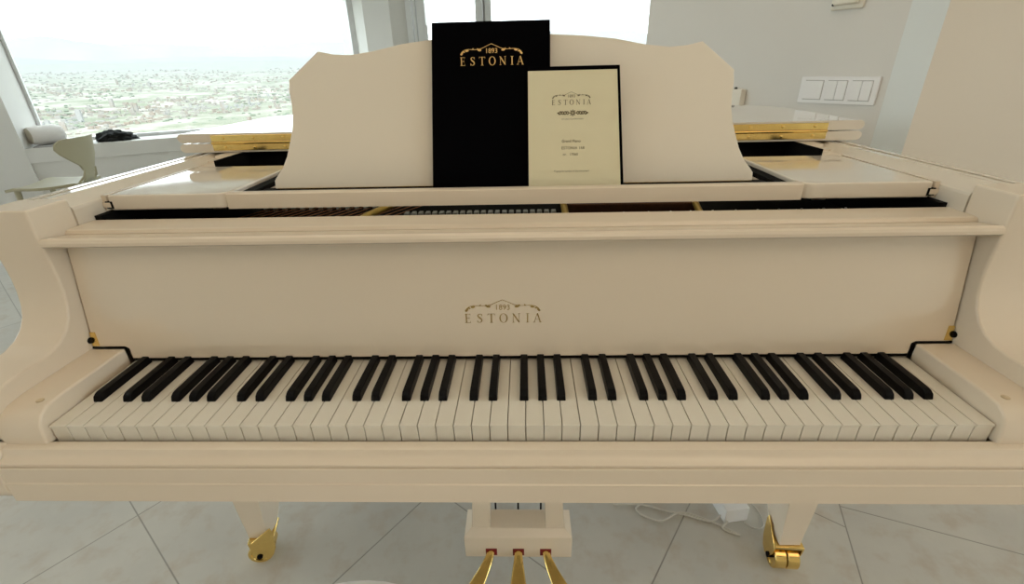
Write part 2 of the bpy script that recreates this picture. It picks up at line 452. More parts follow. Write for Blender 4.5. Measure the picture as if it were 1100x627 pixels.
for k in range(46):
    x = .02 + k*.0138 + random.uniform(-.003, .003)
    y = .382 + (k % 3)*.007 + .02*max(0, (x-.15))
    if x < .1: y = .378 + (k % 2)*.004
    b = MB(); b.lathe([(0, 0), (.0021, 0), (.0021, .0045), (.0014, .0055), (0, .0055)], (x, y, .8905), n=8); P(b, 'tuning_pin', M['steel'])
b = MB(); b.box(.012, .66, .300, .415, .878, .8907); P(b, 'pin_plate', M['black'])
# --- music desk tray with its two side shelves
b = MB(); b.prism_x([(.274, .9468), (.274, .9703), (.2765, .9723), (.2885, .9723), (.2905, .9703), (.2905, .9468)], -.462, .462)
P(b, 'tray_rail', M['lacquer'])
for s in (-1, 1):
    cor = [(s*(.4575+.022-.022*math.cos(a)), .2715+.022-.022*math.sin(a)) for a in [PI/2*k/6 for k in range(7)]]
    poly = [(s*.4575, .515)] + cor + [(s*.6565, .2700), (s*.6565, .515)]
    b = MB(); b.prism_z(poly, .9480, .9732); b.bevel(.003, 3, 50)
    P(b, 'side_shelf', M['lacquer_top'])
    b = MB(); b.box(*sorted((s*.6505, s*.6622)), .2694, .51, .9512, .9632); P(b, 'slide_gap_shade', M['black'])  # black bar put in for the shaded notch at the shelf end
    b = MB(); b.box(*sorted((s*.6540, s*.667)), .2690, .51, .9535, .9615); b.box(*sorted((s*.6600, s*.667)), .2715, .51, .9480, .9732); P(b, 'slide_rail', M['lacquer'])
b = MB(); b.box(-.43, .43, .2925, .345, .9500, .9640); P(b, 'desk_slide', M['black'])
for s in (-1, 1):
    b = MB(); b.box(*sorted((s*.425, s*.4385)), .292, .51, .946, .958); P(b, 'desk_track', M['lacquer'])
    b = MB(); b.box(*sorted((s*.4385, s*.4573)), .292, .51, .944, .966); P(b, 'track_gap_shade', M['black'])  # black strip put in for the dark slot beside the track
# --- music desk
DS = .22
def dy(z, y0=.335): return y0 + (z - .9655)*DS
half = [(.0, 1.1955), (.055, 1.1945), (.123, 1.1902), (.172, 1.1848), (.2215, 1.1752), (.2585, 1.1708), (.286, 1.1725), (.3108, 1.1775), (.3640, 1.1355), (.3640, 1.1300), (.3655, 1.1180), (.3640, 1.100), (.3645, 1.0800), (.3680, 1.0600), (.3735, 1.0420), (.3825, 1.0170), (.3920, .9990), (.4055, .9830), (.4090, .9780), (.4090, .9650)]
desk_poly = [(-x, z) for x, z in reversed(half)] + half[1:]
b = MB(); b.prism(desk_poly, lambda x, z: (x, dy(z), z), lambda x, z: (x, dy(z)+.016, z-.0035)); b.bevel(.0012, 2, 50)
P(b, 'music_desk', M['desk'], smooth=20)
b = MB(); b.box(-.405, .405, .3345, .3375, .9600, .9652); P(b, 'desk_hinge', M['brass'])
# --- lid: main lid closed, its front flap folded back on top, piano hinge between
LIDP = inset(OUT, -.024)
LIDB = [(x, y) for x, y in LIDP if y > .64]
LB = [(.766, .628)] + LIDB + [(-.766, .628)]
def slab(poly, z0, z1):
    b = MB(); h = (z1 - z0)/2; zc = (z0 + z1)/2
    rings = []
    cx = sum(p[0] for p in poly)/len(poly); cyy = .9
    prof = [(.010, z0), (.004, z0+.002), (0, zc-.003), (.0, zc+.003), (.004, z1-.002), (.010, z1)]
    for d, z in prof:
        q = []
        for x, y in poly:
            fx = max(abs(x), .05); sx = (1 - d/max(abs(x), .35))
            q.append((x*sx, y if y < .63 else cyy + (y-cyy)*(1 - d/.75), z))
        rings.append(q)
    b.loft(rings); return b
P(slab(LB, .9850, 1.0045), 'main_lid', M['lacquer_top'], smooth=30)
flap = [(.766, .628), (.766, 1.02), (.745, 1.075), (.70, 1.098), (-.70, 1.098), (-.745, 1.075), (-.766, 1.02), (-.766, .628)]
P(slab(flap, 1.0065, 1.0265), 'lid_flap', M['lacquer_top'], smooth=30)
hin = empty('lid_hinge', OFF, parent=piano)
hin['label'] = 'long brass piano hinge between the two lid panels'
b = MB(); b.box(-.688, .688, .6262, .6282, 1.0085, 1.0225); b.bevel(.0005, 1); b.build('upper_leaf', M['brass'], hin)
b = MB(); b.box(-.688, .688, .6262, .6282, .9890, 1.0030); b.bevel(.0005, 1); b.build('lower_leaf', M['brass'], hin)
b = MB(); b.tube([(-.688, .6258, 1.0056), (.688, .6258, 1.0056)], .0026, 12); b.build('knuckle', M['brass'], hin)
for k in range(20):
    x = -.66 + k*1.32/19
    for z in (1.0160, .9955):
        b = MB(); b.lathe([(0, .0012), (.0034, .0004), (.0034, -.0008), (0, -.0012)], (x, .6258, z), 'y', 10); b.build('hinge_screw', M['brass'], hin)
# --- legs with casters
def make_leg(x, y, swivel=0, tall=(1, 1)):
    b = MB()
    def sq(h, f, d): return [(x-h, y+f, 0), (x+h, y+f, 0), (x+h, y+d, 0), (x-h, y+d, 0)]
    secs = [(.62, .050, -.018, .105), (.50, .050, -.016, .105), (.40, .044, -.010, .102), (.30, .037, -.004, .097), (.22, .0325, 0, .092), (.14, .0285, 0, .084), (.118, .0265, 0, .074), (.082, .0250, .0, .050)]
    b.loft([[(px, py, z) for px, py, _ in sq(h, f, d)] for z, h, f, d in secs]); b.bevel(.002, 2, 40)
    leg = P(b, 'leg', M['lacquer'])
    # caster in local coordinates, swivelled about the leg axis
    T = Matrix.Translation((x, y+.024, 0)) @ Matrix.Rotation(swivel, 4, 'Z')
    cast = MB()
    cast.box(-.034, .034, -.030, .030, .0735, .0815)
    for sx in (-1, 1):
        tl = tall[(sx+1)//2]
        pl = [(-.030, .074), (-.026, .050), (-.014, .026), (.004, .017), (.020, .026), (.030, .050), (.034, .078 + .028*tl), (.030, .080 + .040*tl)]
        if tl == 0: pl = [(-.030, .0745), (-.028, .050), (-.018, .026), (-.004, .018), (.008, .030), (.012, .050), (.014, .0745)]
        cast.prism(pl, lambda yy, z: (sx*.0345, yy, z), lambda yy, z: (sx*.0310, yy, z))
    bmesh.ops.transform(cast.bm, matrix=T, verts=cast.bm.verts[:])
    cast.bevel(.0008, 1)
    c = cast.build('caster', M['brass'], leg); c['label'] = 'brass caster'
    for sx in (-1, 1):
        w = MB(); w.lathe([(0, -.0120), (.020, -.0120), (.021, -.0138), (.0285, -.0138), (.0300, -.0120), (.0300, .0120), (.0285, .0138), (.021, .0138), (.020, .0120), (0, .0120)], (sx*.0152, -.012, .0300), 'x', 28)
        bmesh.ops.transform(w.bm, matrix=T, verts=w.bm.verts[:])
        w.build('wheel', M['brass'], c, 18)
    ax = MB(); ax.lathe([(0, -.037), (.007, -.037), (.007, .037), (0, .037)], (0, -.012, .030), 'x', 14)
    bmesh.ops.transform(ax.bm, matrix=T, verts=ax.bm.verts[:]); ax.build('axle', M['black'], c)
    return leg
make_leg(-.660, .322, math.radians(-76), (0, 1)); make_leg(.660, .312, math.radians(-4), (1, .4)); make_leg(-.20, 1.38, .5)
# --- pedal lyre
ly = empty('pedal_lyre', OFF, parent=piano)
b = MB()
def lr(y0, y1, h, z): return [(-h, y0, z), (h, y0, z), (h, y1, z), (-h, y1, z)]
b.loft([lr(.280, .360, .1275, .078), lr(.280, .360, .1280, .142), lr(.281, .359, .1270, .146), lr(.297, .349, .112, .158)])
b.bevel(.0012, 2, 25); box = b.build('pedal_box', M['lacquer'], ly)
for s in (-1, 1):
    b = MB(); b.prism([(s*.066, .152), (s*.110, .152), (s*.104, .26), (s*.094, .40), (s*.098, .52), (s*.115, .629), (s*.055, .629), (s*.060, .52), (s*.058, .40), (s*.062, .26)], lambda x, z: (x, .298, z), lambda x, z: (x, .338, z))
    b.bevel(.002, 2, 40); b.build('lyre_post', M['lacquer'], ly)
b = MB(); b.box(-.17, .17, .27, .40, .600, .628); b.bevel(.004, 2); b.build('lyre_head', M['lacquer'], ly)
for x in (-.056, .0, .056):
    b = MB(); b.tube([(x, .353, .150), (x, .353, .60)], .0022, 8); r = b.build('pedal_rod', M['black'], ly)
for i, x in enumerate((-.0645, .0005, .0655)):
    b = MB(); b.box(x-.0135, x+.0135, .2788, .2812, .0855, .1075); s_ = b.build('pedal_slot', M['felt_red'], ly)
    bend = (-.040, 0, .040)[i]
    rings = []
    for t in [k/14 for k in range(15)]:
        yy = .300 - .125*t
        e = t*t*(3-2*t)
        w = .0078 + .0125*e; cz = .0975 - .022*e + .004*math.sin(t*PI); th = .0060 - .0015*e
        q = t**1.25; cx = x + bend*(3*q*q-2*q**3)
        if t > .93: w *= .7
        rings.append([(cx + w*math.cos(a), yy, cz + th*math.copysign(abs(math.sin(a))**.7, math.sin(a))) for a in [2*PI*j/16 for j in range(16)]])
    b = MB(); b.loft(rings); p = b.build('pedal', M['brass'], ly, 60); p['label'] = 'brass pedal'

# ------------------------------------------------------------------ books on the desk
NRM = Vector((0, -1, DS)).normalized(); UP_ = Vector((0, DS, 1)).normalized()
def card(x0, x1, z0, z1, ybase, th, taper=0.0, tl=0.0):
    """thin panel parallel to the music desk; front face on the plane through (ybase, .9655)"""
    f = lambda x, z: Vector((x, ybase + (z-.9655)*DS, z))
    poly = [(x0 - tl, z0), (x1 + taper, z0), (x1, z1), (x0, z1)]
    b = MB(); b.prism(poly, lambda x, z: f(x, z), lambda x, z: f(x, z) - NRM*th); return b
fo = empty('presentation_folder', (-.025, .318, .9655))
tag(fo, 'tall black folder with gold lettering standing on the music desk', 'folder')
def child(b, name, m, par, smooth=40):
    o = b.build(name, m, par, smooth); o.location = -par.location; return o
child(card(-.1190, .0675, .9650, 1.2130, .3255, .0045, 0, .0115).bevel(.0008, 2), 'back_cover', M['cover'], fo)
child(card(-.1190, .0675, .9650, 1.2130, .3190, .0035, 0, .0115).bevel(.0008, 2), 'front_cover', M['cover'], fo)
child(card(-.1165, .0650, .9660, 1.2110, .3228, .0030, 0, .0110), 'pages', M['paper'], fo)
d = decal(EMB, 'logo', M['goldleaf'], fo, (-.0257, .3190+(1.1503-.9655)*DS, 1.1503), (1, 0, 0), (0, DS, 1), .01255); d.location = -fo.location
ce = empty('certificate_booklet', (.108, .308, .9655))
tag(ce, 'open booklet with cream printed title page and black cover, in front of the tall folder', 'booklet')
child(card(.0322, .1765, .9650, 1.1465, .3125, .003, .0125).bevel(.0006, 2), 'cover', M['cover'], ce)
child(card(.0318, .1718, .9650, 1.1405, .3080, .0025, .0115), 'title_page', M['paper'], ce)
def prt(polys, x, z, k, nm='printing', m='ink'):
    d = decal(polys, nm, M[m], ce, (x, .3080+(z-.9655)*DS, z), (1, 0, 0), (0, DS, 1), k); d.location = -ce.location; return d
prt(EMB, .1005, 1.0905, .0077, 'logo')
# ornamental band: rosette between two scrolls
orn = []
for k in range(8):
    a = k*PI/4; orn.append(leaf(.62*math.cos(a), .62*math.sin(a), .34, .17, a))
orn += ring(0, 0, .42, .42, .22, .22, 12)
for s in (-1, 1):
    for j in range(4):
        orn += ring(s*(1.5 + j*.72), 0, .40, .52, .16, .24, 12)
        orn.append(leaf(s*(1.85 + j*.72), .3*(-1)**j, .3, .14, .7*s))
    orn.append(leaf(s*1.1, 0, .3, .12, 0)); orn.append(leaf(s*4.2, 0, .35, .2, 0))
prt(orn, .1030, 1.0785, .0055, 'ornament')
def line(t, x, z, h, sp=1.0): return prt(text_polys(t, h, sp), x, z, 1.0)
line('ESTONIA KLAVERIVABRIK', .1030, 1.0685, .0020, 1.05)
line('Grand Piano', .1010, 1.0345, .0042)
line('ESTONIA 168', .1040, 1.0240, .0042, 1.05)
line('nr.   17060', .1000, 1.0145, .0038)
line('Fingerprint number of the instrument', .1020, .9893, .0026)

# ------------------------------------------------------------------ setting
def wall_strip(name, pts, z0, z1, th, m):
    """wall along a plan polyline, thickness on its left-hand side"""
    off = inset(pts, th)
    b = MB(); b.prism_z(list(pts) + off[::-1], z0, z1)
    return struct(b.build(name, m, None, 30))
ROOM = [(-7.92, -4.2), (6.5, -4.2), (6.5, .58), (4.6, .95), (4.6, 6.4), (-1.9, 6.4), (-2.26, 6.69), (-7.92, 2.92)]
b = MB(); b.prism_z(ROOM, -.12, 0); struct(b.build('floor', M['floor']))
b = MB(); b.prism_z(ROOM, 3.6, 3.7); struct(b.build('ceiling', M['ceiling']))
# window wall on the left (plane through P0, direction U, room on the right-hand side)
P0 = Vector((-4.98, 4.28, 0)); U = Vector((.832, .555, 0)).normalized(); NI = Vector((U.y, -U.x, 0))   # NI points into the room
L1 = 3.60       # window width
TH = .50
def wl(s, d, z): return P0 + U*s - NI*d + Vector((0, 0, z))     # s along, d outward
def wbox(b, s0, s1, d0, d1, z0, z1):
    vs = [wl(s0,d0,z0), wl(s1,d0,z0), wl(s1,d1,z0), wl(s0,d1,z0)]
    return b.loft([vs, [v + Vector((0, 0, z1-z0)) for v in vs]])
SZ = .52
b = MB(); wbox(b, -3.2, 0, 0, TH, 0, 3.6); struct(b.build('wall_left', M['wall']))
b = MB(); wbox(b, 0, L1, 0.02, TH, 0, SZ-.145); struct(b.build('wall_under_window', M['wall']))
b = MB(); wbox(b, 0, L1, 0, TH, 2.05, 3.6); struct(b.build('wall_over_window', M['wall']))
b = MB(); wbox(b, .0, L1, 0, TH, SZ-.145, SZ); b.bevel(.004, 2); struct(b.build('trim_1', M['wall']))
b = MB(); b.prism_z([tuple(wl(0, .001, 0))[:2], tuple(wl(.088, TH-.02, 0))[:2], tuple(wl(.088, TH, 0))[:2], tuple(wl(0, TH, 0))[:2]], SZ, 2.05); struct(b.build('trim_2', M['wall'], None, 10))
w1 = struct(empty('window_1', wl(L1/2, TH-.05, SZ)))
def wchild(b, name, m, par):
    o = b.build(name, m, par); o.location = -par.location; return o
b = MB()
wbox(b, .085, .112, TH-.06, TH, SZ, 2.05); wbox(b, L1-.07, L1, TH-.10, TH, SZ, 2.05); wbox(b, 0.05, L1-.07, TH-.08, TH, SZ, SZ+.035); wbox(b, .05, L1-.07, TH-.08, TH, 1.985, 2.05)
wchild(b, 'window_frame', M['frame'], w1)
b = MB(); wbox(b, .05, L1-.07, TH-.045, TH-.035, SZ+.035, 1.985); wchild(b, 'pane', M['glass'], w1)
# pillar between the windows: faceted
e0 = wl(L1, 0, 0)
b = MB(); b.prism_z([tuple(e0)[:2], (-1.93, 6.12), (-1.57, 5.98), (-1.40, 6.10), (-1.38, 6.7), (-2.5, 6.9), tuple(wl(L1, TH, 0))[:2]], 0, 3.6)
struct(b.build('pillar', M['wall'], None, 5))
# second window wall
Y2 = 6.10
b = MB(); b.box(-1.40, 4.4, Y2, Y2+.3, 0, .72); struct(b.build('wall_back', M['wall']))
b = MB(); b.box(-1.40, 4.4, Y2, Y2+.3, 3.2, 3.6); struct(b.build('wall_back_top', M['wall']))
w2 = struct(empty('window_2', (1.4, Y2+.1, .72)))
b = MB()
b.box(-1.40, -1.33, Y2-.02, Y2+.10, .72, 3.2); b.box(-1.315, -1.285, Y2-.01, Y2+.10, .72, 3.2); b.box(-1.275, -1.17, Y2+.0, Y2+.10, .72, 3.2)
b.box(-1.40, 4.4, Y2+.02, Y2+.10, .72, .78); b.box(-1.40, 4.4, Y2+.02, Y2+.10, 3.1, 3.2)
b.box(-.56, -.475, Y2, Y2+.10, .78, 3.1); b.box(-.445, -.37, Y2+.02, Y2+.10, .78, 3.1)
b.box(1.9, 2.08, Y2, Y2+.1, .78, 3.1)
wchild(b, 'window_frame', M['frame'], w2)
b = MB(); b.box(-.470, -.450, Y2+.03, Y2+.09, .78, 3.1); wchild(b, 'sash_gasket', M['mat_grey'], w2)
b = MB(); b.box(-1.17, -.56, Y2+.05, Y2+.06, .78, 3.1); b.box(-.37, 4.3, Y2+.05, Y2+.06, .78, 3.1); wchild(b, 'pane', M['glass'], w2)
b = MB(); b.box(-1.185, -1.150, Y2-.03, Y2+.0, 1.49, 1.64); b.bevel(.005, 2); b.box(-1.180, -1.155, Y2-.01, Y2+.01, 1.43, 1.50); wchild(b, 'window_handle', M['frame'], w2)
# white partition on the right with the light switches; its painted band of window light; the beige wall beside it
A_ = Vector((1.0, 1.22, 0)); S_ = Vector((.56, -.83, 0)).normalized(); N_ = Vector((-.83, -.56, 0)).normalized()
def pt(s, d=0, z=0): return A_ + S_*s + N_*d + Vector((0, 0, z))
e = pt(-.785); c1 = pt(.178)
wall_strip('wall_right', [tuple(e)[:2], tuple(c1)[:2]], 0, 3.6, .14, M['wall'])
M['wall_lit_band'] = mat('window_lit_plaster', (.77, .80, .79), .8, var=.03, scale=2.5, bump=.15)  # band of window light, painted as a paler, bluer wall colour
b = MB(); b.prism_z([tuple(c1)[:2], (1.133, .981), (1.22, 1.08), tuple(pt(.178, -.14))[:2]], 0, 3.6); struct(b.build('light_band', M['wall_lit_band'], None, 10))
b = MB(); b.prism_z([(1.133, .981), (6.5, .45), (6.5, .60), (1.165, 1.13)], 0, 3.6); struct(b.build('wall_right_front', M['wall_warm'], None, 10))
b = MB(); b.box(4.4, 4.6, .9, 6.5, 0, 3.6); struct(b.build('wall_far_right', M['wall']))
b = MB(); b.box(6.3, 6.5, -4.2, .5, 0, .5); b.box(6.3, 6.5, -4.2, .5, 3.2, 3.6); struct(b.build('wall_side', M['wall_warm']))
w4 = struct(empty('fill_window_right', (6.4, -1.8, .5)))  # unseen window, added to light the piano legs from the right
b = MB()
for y in (-4.1, -1.9, .40): b.box(6.34, 6.44, y, y+.08, .5, 3.2)
wchild(b, 'window_frame', M['frame'], w4)  # frame of the added unseen right window
b = MB(); b.box(6.39, 6.40, -4.1, .45, .5, 3.2); wchild(b, 'pane', M['glass'], w4)  # pane of the added unseen right window
b = MB(); b.box(-9, 6.5, -4.2, -4.0, 0, 3.6); struct(b.build('wall_rear', M['wall_warm']))
b = MB(); b.box(-7.9, -7.7, -4.0, 3.0, 0, .6); b.box(-7.9, -7.7, -4.0, 3.0, 3.2, 3.6); struct(b.build('wall_far_left', M['wall']))
w3 = struct(empty('fill_window_left', (-7.8, -.5, .6)))  # unseen window, added for cooler light from the left
b = MB()
for y in (-4.0, -1.7, .6, 2.9): b.box(-7.85, -7.77, y, y+.08, .6, 3.2)
wchild(b, 'window_frame', M['frame'], w3)  # frame of the added unseen left window
b = MB(); b.box(-7.815, -7.805, -4, 3, .6, 3.2); wchild(b, 'pane', M['glass'], w3)  # pane of the added unseen left window

# ------------------------------------------------------------------ wall fittings
def on_wall(name, s, z): 
    o = empty(name, pt(s, 0, z)); o.rotation_euler = (0, 0, math.atan2(S_.y, S_.x)); return o
# local frame: x along wall to the right, y into the wall, z up (local -y faces the room)
sw = on_wall('light_switch', .0425, 1.0575)
tag(sw, 'white triple light switch plate on the wall right of the piano', 'light switch')
b = MB(); b.box(-.116, .116, -.009, 0, -.0405, .0405); b.bevel(.003, 2); b.build('frame_plate', M['plastic'], sw)
def rocker(x0, x1):
    b = MB(); b.box(x0, x1, -.0125, -.008, -.0275, .0275); b.bevel(.0012, 2); b.build('rocker', M['plastic'], sw)
for cx in (-.071, 0, .071):
    b = MB(); b.box(cx-.0292, cx+.0292, -.0094, -.0088, -.0292, .0292); b.build('switch_recess', M['mat_grey'], sw)
rocker(-.0995, -.0425); rocker(-.0285, -.0005); rocker(.0005, .0285); rocker(.0425, .0705); rocker(.0715, .0995)
th = on_wall('wall_thermostat', .0135, 1.327)
tag(th, 'cream wall-mounted device with a small dark button, above the light switches', 'wall device')
b = MB(); b.box(-.047, .047, -.010, 0, -.0450, .0450); b.bevel(.006, 3); b.build('base_plate', M['plastic_cream'], th)
b = MB(); b.box(-.036, .034, -.026, -.009, -.033, .040); b.bevel(.006, 3); b.build('housing', M['plastic_cream'], th)
b = MB(); b.lathe([(0, -.013), (.0035, -.013), (.0035, -.009), (0, -.009)], (-.0395, 0, -.0300), 'y', 12); b.build('button', M['dark_dot'], th)
jb = on_wall('junction_box', -.305, 1.0205)
tag(jb, 'small cream box on the wall just above the folded lid', 'wall box')
b = MB(); b.box(-.040, .034, -.030, 0, -.034, .034); b.bevel(.003, 2); b.build('housing', M['plastic_cream'], jb)
b = MB(); b.lathe([(0, 0), (.0055, 0), (.0055, .005), (.003, .007), (0, .007)], (.000, -.016, .034), 'z', 12); b.build('knob', M['dark_dot'], jb)

# ------------------------------------------------------------------ things by the window
def chair():
    t = empty('shell_chair', (-3.43, 2.985, 0), math.radians(12))
    tag(t, 'olive beige shell chair with flared backrest below the window', 'chair')
    # local: facing -x, seat top z .45
    H = .45
    b = MB(); rings = []
    n = 20
    for t_ in range(9):
        u = t_/8; x = -.25 + .42*u
        w = .205*(1 - .25*max(0, u-.55)/.45)
        z = H - .012*math.sin(u*PI) + (-.014 if t_ == 0 else 0)
        top = [(x, -w + 2*w*j/10, z + .012*(abs(j-5)/5)**2) for j in range(11)]
        bot = [(p[0], p[1], p[2]-.020) for p in reversed(top)]
        rings.append(top + bot)
    b.loft(rings); b.bevel(.003, 1, 60); b.build('seat', M['chair'], t, 60)
    # stem + backrest as one curved shell
    b = MB(); rings = []
    prof = [(0, .165, .055, .446), (.12, .185, .050, .480), (.25, .198, .052, .520), (.40, .208, .085, .575), (.55, .216, .150, .625), (.68, .223, .190, .664), (.80, .230, .214, .700), (.90, .236, .210, .735), (.97, .241, .185, .758), (1, .244, .150, .766)]
    for u, x, w, z in prof:
        cv = .075*(w/.22)**2
        fr = [(x - cv*(abs(j-5)/5)**2, -w + 2*w*j/10, z) for j in range(11)]
        bk = [(p[0]+.013, p[1], p[2]) for p in reversed(fr)]
        rings.append(fr + bk)
    b.loft(rings); b.build('backrest', M['chair'], t, 60)
    for sx, sy in ((-1, -1), (-1, 1), (1, -1), (1, 1)):
        top = Vector((-.20 if sx < 0 else .17, sy*.165, H-.015)); bot = Vector((-.225 if sx < 0 else .235, sy*.19, 0))
        b = MB(); b.tube([top, top.lerp(bot, .5), bot], [.019, .017, .013], 10); b.build('leg', M['chair'], t)
    for sy in (-1, 1):
        b = MB(); b.tube([(.15, sy*.10, H-.012), (.195, sy*.075, H+.04), (.212, sy*.06, H+.09)], .008, 8); b.build('back_support', M['chair'], t)
    return t
chair()
cu = empty('bolster_cushion', wl(.165, .20, SZ+.012), math.atan2(U.y, U.x) + .55)
tag(cu, 'white bolster cushion lying on the window sill behind the chair', 'cushion')
b = MB()
b.lathe([(.0, -.150), (.05, -.148), (.075, -.140), (.088, -.120), (.092, -.07), (.094, 0), (.092, .07), (.088, .120), (.075, .140), (.05, .148), (0, .150)], (0, 0, .094), 'x', 28)
b.build('cushion_body', M['cushion'], cu)
for sx in (-1, 1):
    b = MB(); b.lathe([(.076, sx*.1405), (.05, sx*.151), (0, sx*.153), (0, sx*.146)], (0, 0, .094), 'x', 28); b.build('end_panel', M['cushion_end'], cu)
b = MB(); wbox(b, .07, .44, .01, .30, SZ, SZ+.010); o = b.build('placemat', M['mat_grey']); tag(o, 'flat grey mat under the white cushion on the window sill', 'mat')
# crumpled black bundle
b = MB(); bmesh.ops.create_icosphere(b.bm, subdivisions=4, radius=1)
for v in b.bm.verts:
    n = noise.noise(v.co*2.6 + Vector((3, 1, 7)))*.38 + noise.noise(v.co*6.5)*.20
    r = 1 + n; u = v.co.normalized()*r
    s = u.x*.19 + (.05 if u.x > 0 else 0)*abs(u.x); dd = u.y*.12; zz = max(0, u.z*.085 + .05 - .03*abs(u.x))
    v.co = wl(.70 + s*.80, .17 + dd, SZ + zz*.85)
o = b.build('cloth_bundle', M['cloth'], None, 25); tag(o, 'crumpled black bundle lying on the window sill right of the chair', 'bundle')
# ------------------------------------------------------------------ adapter on the floor and the stool
ad = empty('power_adapter', (.596, .470, 0), math.radians(8))
tag(ad, 'white power adapter with loose cables on the floor behind the right leg', 'adapter')
b = MB(); b.box(-.038, .030, -.028, .05, 0.0, .050); b.bevel(.004, 2); b.build('adapter_body', M['plastic'], ad)
def wire(pts, r=.0026): 
    b = MB(); b.tube(smooth_path3(pts), r, 8); return b
def smooth_path3(pts, n=6):
    out = []
    for i in range(len(pts)-1):
        p0 = pts[max(i-1, 0)]; p1 = pts[i]; p2 = pts[i+1]; p3 = pts[min(i+2, len(pts)-1)]
        for k in range(n):
            t = k/n
            out.append(tuple(.5*((2*p1[a]) + (-p0[a]+p2[a])*t + (2*p0[a]-5*p1[a]+4*p2[a]-p3[a])*t*t + (-p0[a]+3*p1[a]-3*p2[a]+p3[a])*t**3) for a in (0, 1, 2)))
    out.append(pts[-1]); return out
wire([(-.04, -.01, .012), (-.075, -.02, .006), (-.13, .01, .004), (-.18, .03, .004), (-.24, .06, .004), (-.32, .07, .004)]).build('cable', M['cable'], ad)
wire([(-.03, -.03, .010), (-.05, -.045, .004), (-.015, -.07, .004), (-.07, -.02, .004), (-.14, .02, .004), (-.21, .00, .004), (-.26, .05, .004), (-.16, .09, .004)]).build('cable', M['cable'], ad)
wire([(.012, -.03, .006), (.035, -.055, .004), (.062, -.052, .004), (.075, -.01, .004), (.065, .05, .004), (.035, .09, .004)], .0018).build('cable', M['cable'], ad)

st = empty('piano_stool', (-.205, -.2470, 0))
tag(st, 'round white piano stool pushed up in front of the keyboard', 'stool')
b = MB(); b.lathe([(0, .445), (.185, .445), (.200, .455), (.205, .470), (.200, .488), (.185, .497), (.10, .500), (0, .500)], n=48); b.build('seat', M['plastic'], st)
b = MB(); b.lathe([(0, .0), (.165, .0), (.165, .012), (.05, .030), (.030, .06), (.026, .20), (.030, .40), (.08, .444), (0, .444)], n=32); b.build('pedestal', M['plastic'], st)

# ------------------------------------------------------------------ the view: plain, town, hills, far below the tower
GZ = -105.0
def gz(r): return GZ + .040*max(0, r - 1300)
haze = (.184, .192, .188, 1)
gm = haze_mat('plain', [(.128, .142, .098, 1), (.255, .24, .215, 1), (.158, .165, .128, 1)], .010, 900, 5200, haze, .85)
b = MB()
R = [60, 250, 500, 900, 1500, 2500, 4000, 6500, 11000]
n = 40
prev = None
for r in R:
    ringv = [b.bm.verts.new((r*math.sin(a), r*math.cos(a), gz(r))) for a in [math.radians(-125 + 250*k/n) for k in range(n+1)]]
    if prev:
        for k in range(n): b.bm.faces.new([prev[k], prev[k+1], ringv[k+1], ringv[k]])
    prev = ringv
struct(b.build('ground', gm))
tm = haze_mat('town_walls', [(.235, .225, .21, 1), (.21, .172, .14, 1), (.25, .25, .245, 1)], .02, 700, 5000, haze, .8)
TV, TF = [], []
for k in range(15000):
    az = math.radians(random.uniform(-64, 18)); r = 560*math.exp(random.random()**1.2*2.2)
    c = Vector((r*math.sin(az), r*math.cos(az)))
    if noise.noise(Vector((c.x*.0028, c.y*.0028, 1.5))) < -.08 and r > 700: continue
    w, d_, h = random.uniform(4, 12), random.uniform(4, 9), random.choice((3, 4, 4, 5, 6, 8))
    if random.random() < .012: h = random.uniform(18, 30)
    a = random.choice((.3, .5, .9, 1.2)); ca, sa = math.cos(a), math.sin(a); z = gz(r) - 1
    q = [(c.x + u*ca - v*sa, c.y + u*sa + v*ca) for u, v in ((-w/2, -d_/2), (w/2, -d_/2), (w/2, d_/2), (-w/2, d_/2))]
    n0 = len(TV); TV += [(x, y, z) for x, y in q] + [(x, y, z + h) for x, y in q]
    TF += [tuple(n0 + i for i in f) for f in ((4,5,6,7), (0,1,5,4), (1,2,6,5), (2,3,7,6), (3,0,4,7))]
def stuff_mesh(name, V, F, m, par=None):
    me = bpy.data.meshes.new(name); me.from_pydata(V, [], F); me.materials.append(m)
    o = bpy.data.objects.new(name, me); col.objects.link(o); o.parent = par; return o
o = stuff_mesh('town', TV, TF, tm); tag(o, 'distant sunlit town of pale low buildings below the window', 'town', kind='stuff')
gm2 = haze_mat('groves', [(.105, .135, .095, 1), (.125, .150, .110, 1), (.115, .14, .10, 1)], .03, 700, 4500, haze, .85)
GV, GF = [], []
for k in range(5200):
    az = math.radians(random.uniform(-64, 18)); r = 520*math.exp(random.random()*2.2)
    c = Vector((r*math.sin(az), r*math.cos(az)))
    if noise.noise(Vector((c.x*.003+9, c.y*.003, 4.5))) < .0: continue
    t = random.uniform(2, 6); z = gz(r); n0 = len(GV)
    for hh, rr in ((0, .8), (.45, 1.0), (.85, .6)):
        GV += [(c.x + 1.4*t*rr*math.cos(j*PI/3), c.y + t*rr*math.sin(j*PI/3), z + t*hh) for j in range(6)]
    GV.append((c.x, c.y, z + t))
    for L in (0, 6):
        GF += [(n0+L+j, n0+L+(j+1) % 6, n0+L+6+(j+1) % 6, n0+L+6+j) for j in range(6)]
    GF += [(n0+12+j, n0+12+(j+1) % 6, n0+18) for j in range(6)]
stuff_mesh('groves', GV, GF, gm2, o)['kind'] = 'stuff'
